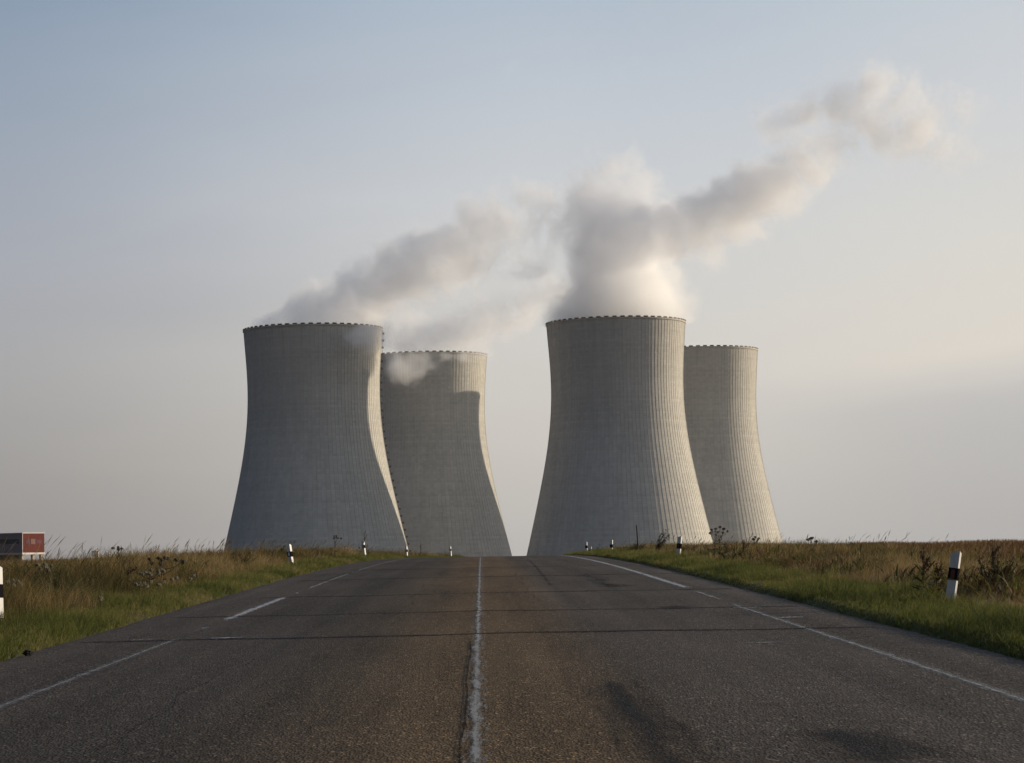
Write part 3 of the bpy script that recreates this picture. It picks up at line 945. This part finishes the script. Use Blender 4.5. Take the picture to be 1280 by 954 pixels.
def umbellifer(px, Y, h, label, flower='umbel_dry', n=6, lean=.12, spread=.32, group='umbel plants in the verges'):
    o = empty('umbel_plant', plant_at(px, Y), label=label, cat='plant', group=group)
    st, lf = MB(), MB()
    top = Vector((lean * h, 0, h))
    st.tube([(0, 0, -.05), (lean * h * .3, 0, h * .5), top], [.012, .010, .007], 5)
    heads = [top]
    for k in range(n):
        a = 2 * math.pi * k / n + random.uniform(-.4, .4)
        b = Vector((lean * h * .3, 0, h * random.uniform(.45, .75)))
        e = Vector((lean * h + math.cos(a) * spread * random.uniform(.6, 1), math.sin(a) * spread * .8, h * random.uniform(.82, 1.0)))
        st.tube([b, (b + e) / 2 + Vector((0, 0, -.03)), e], [.007, .005, .004], 4)
        heads.append(e)
    for e in heads:
        um = MB()
        rr = random.uniform(.030, .055)
        um.tube([e - Vector((0, 0, .03)), e + Vector((0, 0, .005))], [.004, rr * .6], 6)
        for k in range(30):
            a = random.uniform(0, 6.283); q = rr * math.sqrt(random.random())
            c = e + Vector((q * math.cos(a), q * math.sin(a), .035 - (q / rr) ** 2 * .03 + random.uniform(-.012, .012)))
            u = random.uniform(.008, .014)
            um.hull([c + Vector((u, 0, -u)), c + Vector((0, u, -u)), c + Vector((-u, 0, -u)), c + Vector((0, -u, -u))],
                    [c + Vector((u * .6, 0, u)), c + Vector((0, u * .6, u)), c + Vector((-u * .6, 0, u)), c + Vector((0, -u * .6, u))])
        um.build('umbel', M[flower], o)
    for k in range(9):
        a = random.uniform(0, 6.283)
        lf.leaf((0, 0, h * random.uniform(.05, .5)), (math.cos(a), math.sin(a), random.uniform(.1, .7)), random.uniform(.15, .3), random.uniform(.06, .12))
    st.build('stem', M['brown_stem'], o); lf.build('leaves', M['green_leaf'], o)
    return o


def dock(px, Y, h, label, lean=.15, dense=1.0):
    o = empty('dock_plant', plant_at(px, Y), label=label, cat='plant', group='brown dock stalks in the verges')
    st, sd, lf = MB(), MB(), MB()
    def spike(p0, p1, r):
        st.tube([p0, p1], [.009, .005], 5)
        L = (p1 - p0).length
        for k in range(int(130 * L * dense)):
            t = random.uniform(.35, 1)
            c = p0.lerp(p1, t) + Vector((random.gauss(0, r), random.gauss(0, r), random.gauss(0, r)))
            sd.leaf(c, (random.gauss(0, 1), random.gauss(0, 1), random.gauss(0, 1)), .03, .024)
    b = Vector((0, 0, -.05)); tp = Vector((lean * h, 0, h))
    spike(b, tp, .016)
    for k in range(5):
        a = b.lerp(tp, random.uniform(.45, .75))
        d = random.uniform(0, 6.283)
        spike(a, a + Vector((math.cos(d) * .10 + .06, math.sin(d) * .08, random.uniform(.14, .26) * h)), .014)
    for k in range(7):
        a = random.uniform(0, 6.283)
        lf.leaf((0, 0, h * random.uniform(.03, .35)), (math.cos(a), math.sin(a), random.uniform(.2, .9)), random.uniform(.15, .28), .06)
    st.build('stalk', M['brown_stem'], o); sd.build('seed_head', M['brown_stem'], o); lf.build('leaves', M['dark_leaf'], o)
    return o


def thicket(name, px, Y, h, w, label, mat='green_leaf', lean=.25, nst=9, cat='shrub', leafsz=.05):
    o = empty(name, plant_at(px, Y), label=label, cat=cat)
    st, lf = MB(), MB()
    for k in range(nst):
        b = Vector((random.gauss(0, w * .15), random.gauss(0, w * .15), -.05))
        e = Vector((b.x + random.gauss(lean * h, w * .45), b.y + random.gauss(0, w * .3), h * random.uniform(.6, 1.0)))
        mid = (b + e) / 2 + Vector((-.06 * h, 0, .08 * h))
        st.tube([b, mid, e], [.012, .008, .004], 5)
        for q in range(int(34)):
            t = random.uniform(.25, 1.02)
            c = (b.lerp(mid, t * 2) if t < .5 else mid.lerp(e, t * 2 - 1)) + Vector((random.gauss(0, .04), random.gauss(0, .04), random.gauss(0, .04)))
            lf.leaf(c, (random.gauss(.8, .7), random.gauss(0, .8), random.gauss(.1, .6)), leafsz * random.uniform(.7, 1.6), leafsz * .45)
    st.build('branches', M['brown_stem'], o); lf.build('foliage', M[mat], o)
    return o


umbellifer(900, 70, .94, 'tall umbel plant against the sunlit foot of the front tower', 'umbel_dry', 8, .02, .30)
umbellifer(893, 68, .82, 'lower pale-headed umbel plant beside the tallest one at the sunlit tower foot', 'umbel_white', 5, .05, .2)
umbellifer(146, 62, .74, 'dark dry umbel plant standing above the left bank skyline near the tiny white stacks', 'umbel_dry', 4, .05, .14)
umbellifer(200, 47, .62, 'wide umbel plant with dark canopy low on the left bank', 'umbel_dry', 9, .15, .42)
umbellifer(186, 45, .42, 'cream-flowered umbel plant under the wide dark one on the left bank', 'umbel_white', 8, .1, .34)
umbellifer(52, 42, .62, 'white umbel plant in the left bank below the red building', 'umbel_white', 5, .1, .16)
umbellifer(12, 36, .45, 'low white umbel plant beside the post cut by the left photo edge', 'umbel_white', 4, .1, .16)
umbellifer(418, 92, .95, 'dark umbel plant between the two leaning posts on the left bank', 'umbel_dry', 5, .1, .2)
umbellifer(1010, 62, .60, 'small dry umbel plant right of the rear tower foot', 'umbel_dry', 3, .2, .16)
umbellifer(942, 72, .64, 'flat-headed dry umbel plant in front of the rear tower', 'umbel_dry', 3, .1, .12)
dock(1152, 33.5, .74, 'dark red-brown dock stalk left of the large leaning post', .04, 1.4)
dock(1163, 33.8, .52, 'short dock stalk close beside the dark red-brown one', .30, 1.1)
dock(1238, 37, .74, 'tall dark dock stalk right of the large leaning post', .05, .8)
dock(905, 66, .58, 'dock stalk among weeds in front of the sunlit tower foot', .1)
dock(928, 66, .60, 'dock stalk in front of the shaded foot of the rear tower', .1)
dock(158, 44, .66, 'brown dock stalk in the middle of the left bank', .1)
dock(450, 118, 1.35, 'tall thin dark stalk beside the second leaning left post', .22, .35)
dock(525, 165, 1.05, 'thin dark stalk between the two farthest left posts', .05, .6)
thicket('bent_shrub', 820, 95, 1.02, .30, 'small shrub bent to the right by wind, in front of the front tower', 'shrub_leaf', .42, 10, 'shrub', .07)
thicket('weed_clump', 1247, 35, .62, .42, 'dark broad weed clump right of the large leaning post', 'dark_leaf', .05, 16, 'plant')
thicket('weed_clump', 70, 39, .62, .50, 'green leafy weed clump on the left bank below the windblown grass', 'green_leaf', .05, 18, 'plant')
thicket('weed_clump', 300, 66, .60, .5, 'leafy weed clump on the left bank before the left tower foot', 'green_leaf', .05, 14, 'plant')
thicket('weed_clump', 1085, 48, .40, .5, 'olive weed clump in the right bank between shrub and large post', 'green_leaf', .1, 14, 'plant')
thicket('weed_clump', 795, 100, .48, .5, 'low green weed clump at the crest below the bare stake', 'green_leaf', .1, 14, 'plant')

# thin bare stake
p = plant_at(797, 100)
m = MB(); m.tube([(0, 0, -.2), (.01, 0, .6), (-.02, 0, 1.20)], [.030, .028, .024], 7)
tag(m.build('wooden_stake', M['wood']), 'thin bare dark wooden stake upright in the grass left of the bent shrub', 'stake').location = p

# small white flower heads in the green strip of the left verge
for k, (px_, Y_) in enumerate(((173, 40.5), (178, 40), (182, 40.6), (186, 39.8), (197, 41), (203, 41.4), (213, 43), (219, 43.5), (168, 40.2), (240, 47), (402, 82), (397, 81), (124, 34.5), (236, 44))):
    c = plant_at(px_, Y_)
    h = random.uniform(.22, .34)
    o = empty('yarrow', c, label='small white flower head among the green grass at the left roadside', cat='flower', group='white wildflowers in the left verge')
    m = MB(); m.tube([(0, 0, -.02), (.02, 0, h)], [.003, .002], 4)
    for b in range(3): m.leaf((0, 0, h * .3 * (b + 1) * .8), (random.gauss(0, 1), random.gauss(0, 1), .4), .07, .015)
    m.build('stem', M['green_leaf'], o)
    m = MB()
    for q in range(14):
        a = random.uniform(0, 6.283); rr = .035 * math.sqrt(random.random())
        x_, y_ = .02 + rr * math.cos(a), rr * math.sin(a)
        z_ = h + random.uniform(-.02, .02)
        m.hull([(x_ + .012 * math.cos(t), y_ + .012 * math.sin(t), z_ - .012) for t in (0, 1.6, 3.1, 4.7)], [(x_ + .008 * math.cos(t), y_ + .008 * math.sin(t), z_ + .014) for t in (0, 1.6, 3.1, 4.7)])
    m.build('flower_head', M['umbel_white'], o)

# dark clod on the asphalt edge
import bmesh
bm = bmesh.new()
bmesh.ops.create_icosphere(bm, subdivisions=3, radius=.05)
for v in bm.verts:
    n_ = v.co.normalized()
    v.co *= 1 + .25 * math.sin(n_.x * 7 + 1) * math.sin(n_.y * 6) + .18 * math.sin(n_.z * 9 + n_.x * 4) + random.uniform(-.06, .06)
    v.co.z *= .6
me = bpy.data.meshes.new('soil_clod'); bm.to_mesh(me); bm.free(); me.materials.append(M['clod'])
clod = bpy.data.objects.new('soil_clod', me); COL.objects.link(clod)
clod.location = (float(road_x(24.6)) - 4.62, 24.6, float(road_z(24.6)) + .03)
tag(clod, 'small dark clod lying on the asphalt at the left road edge', 'clod')

# ------------------------------------------------------------------ light and sky
SUN_AZ = R(68.0)          # clockwise from straight ahead (+Y)
SUN_EL = R(11.4)
sd = bpy.data.lights.new('sun', 'SUN'); sun = bpy.data.objects.new('sun', sd); COL.objects.link(sun)
sd.energy = 4.8; sd.angle = R(0.6); sd.color = (1.0, 0.84, 0.63)
to_sun = Vector((math.sin(SUN_AZ) * math.cos(SUN_EL), math.cos(SUN_AZ) * math.cos(SUN_EL), math.sin(SUN_EL)))
sun.rotation_euler = to_sun.to_track_quat('Z', 'Y').to_euler()
sun.location = (300, 100, 200)

w = bpy.data.worlds.new('World'); scene.world = w; w.use_nodes = True
nt = w.node_tree; nt.nodes.clear()
out = nt.nodes.new('ShaderNodeOutputWorld')
sky = nt.nodes.new('ShaderNodeTexSky'); sky.sky_type = 'NISHITA'; sky.sun_disc = False
sky.sun_elevation = SUN_EL; sky.sun_rotation = SUN_AZ; sky.air_density = 1.0; sky.dust_density = 2.0; sky.ozone_density = 1.5
tc = N(nt, 'ShaderNodeTexCoord').outputs['Generated']
sx, sy, sz = N(nt, 'ShaderNodeSeparateXYZ', {0: tc}).outputs
el = math_n(nt, 'MULTIPLY', math_n(nt, 'ARCSINE', sz), 180 / math.pi)
az = math_n(nt, 'MULTIPLY', math_n(nt, 'ARCTAN2', sx, sy), 180 / math.pi)
# hazy evening air: one vertical gradient well away from the sun, one nearer to it (values x10: the Background runs at 0.1)


def lin(c):
    return tuple((((q / 255) + .055) / 1.055) ** 2.4 if q > 10 else q / 255 / 12.92 for q in c)


def grad(stops):
    return ramp(nt, math_n(nt, 'MULTIPLY', el, 1 / 40.0, clamp=True), [(e / 40.0, lin(c)) for e, c in stops])


far_side = grad([(0, (151, 148, 148)), (2.0, (158, 155, 154)), (4.5, (168, 167, 169)), (7.0, (168, 171, 180)), (10, (157, 167, 182)), (13.2, (139, 156, 177)), (25, (115, 142, 178)), (40, (90, 122, 168))])
mid_side = grad([(0, (190, 187, 184)), (2.5, (205, 200, 194)), (5.5, (213, 210, 206)), (8.5, (207, 209, 212)), (10.5, (198, 204, 212)), (13.2, (180, 192, 206)), (25, (140, 165, 195)), (40, (104, 134, 176))])
el_bank = math_n(nt, 'MULTIPLY_ADD', math_n(nt, 'SUBTRACT', az, 8.0), -0.10, el)
el_bank = math_n(nt, 'MULTIPLY_ADD', math_n(nt, 'SUBTRACT', noise(nt, N(nt, 'ShaderNodeMapping', {0: tc, 'Scale': (5, 5, 16)}).outputs[0], 1.5, 3, .5), .5), 1.1, el_bank)
el, el_true = el_bank, el
near_side = grad([(0, (180, 178, 177)), (2.4, (187, 186, 186)), (3.1, (193, 191, 191)), (4.3, (222, 215, 206)), (7.0, (219, 216, 210)), (10, (209, 211, 214)), (13.2, (196, 204, 212)), (25, (165, 185, 205)), (40, (120, 148, 185))])
el = el_true
wob = noise(nt, N(nt, 'ShaderNodeMapping', {0: tc, 'Scale': (3, 3, 14)}).outputs[0], 1.3, 4, .5)
azw = math_n(nt, 'MULTIPLY_ADD', math_n(nt, 'SUBTRACT', wob, .5), 5.0, az)
c = mixc(nt, N(nt, 'ShaderNodeMapRange', {0: azw, 1: -13.5, 2: 1.0}, interpolation_type='SMOOTHSTEP').outputs[0], far_side, mid_side)
c = mixc(nt, N(nt, 'ShaderNodeMapRange', {0: azw, 1: 2.0, 2: 12.0}, interpolation_type='SMOOTHSTEP').outputs[0], c, near_side)
back = grad([(0, (88, 90, 96)), (4, (94, 98, 106)), (10, (92, 101, 115)), (20, (84, 99, 121)), (40, (76, 96, 126))])
away2 = N(nt, 'ShaderNodeMapRange', {0: az, 1: -57.0, 2: -16.0, 3: 1.0, 4: 0.0}, interpolation_type='SMOOTHSTEP').outputs[0]
behind = N(nt, 'ShaderNodeMapRange', {0: az, 1: 150.0, 2: 175.0}, interpolation_type='SMOOTHSTEP').outputs[0]
c = mixc(nt, math_n(nt, 'MAXIMUM', away2, behind), c, back)
sd_dot = N(nt, 'ShaderNodeVectorMath', {0: tc, 1: tuple(to_sun)}, operation='DOT_PRODUCT').outputs['Value']
sun_ang = math_n(nt, 'ARCCOSINE', math_n(nt, 'MINIMUM', sd_dot, 0.99999))
q = math_n(nt, 'DIVIDE', sun_ang, 0.40)
glow = math_n(nt, 'EXPONENT', math_n(nt, 'MULTIPLY', math_n(nt, 'MULTIPLY', q, q), -1.0))
glow = math_n(nt, 'MULTIPLY', glow, 1.6)
c = mixc(nt, 1.0, c, N(nt, 'ShaderNodeCombineColor', {0: glow, 1: math_n(nt, 'MULTIPLY', glow, .82), 2: math_n(nt, 'MULTIPLY', glow, .58)}).outputs[0], 'ADD')
hz = mixc(nt, 1.0, c, (8.7, 8.7, 8.7), 'MULTIPLY')
mixd = mixc(nt, 0.92, sky.outputs[0], hz)
bg = N(nt, 'ShaderNodeBackground', {'Color': mixd, 'Strength': 0.1})
nt.links.new(bg.outputs[0], out.inputs[0])

hb = MB()
hb.box(-3200, 3200, -600, 3000, BASE_Z - 7, 460)
hm_, hnt, hout = new_mat('evening_haze')
hnt.links.new(N(hnt, 'ShaderNodeVolumePrincipled', {'Color': (0.93, 0.95, 0.98, 1), 'Density': HAZE, 'Anisotropy': 0.35}).outputs[0], hout.inputs['Volume'])
tag(hb.build('haze', hm_), 'pale evening haze in the air over the fields and towers', 'haze', kind='stuff')

# ------------------------------------------------------------------ render settings
vs = scene.view_settings
vs.view_transform = 'Standard'; vs.look = 'None'; vs.exposure = 0.2; vs.gamma = 1.0; vs.use_curve_mapping = False
cy = scene.cycles
cy.max_bounces = 16; cy.diffuse_bounces = 3; cy.glossy_bounces = 3; cy.transmission_bounces = 3; cy.transparent_max_bounces = 128
cy.volume_bounces = 14; cy.volume_step_rate = 2.0; cy.volume_max_steps = 400
cy.use_adaptive_sampling = True; cy.adaptive_threshold = 0.02
cy.use_denoising = True
cy.denoiser = 'OPENIMAGEDENOISE'
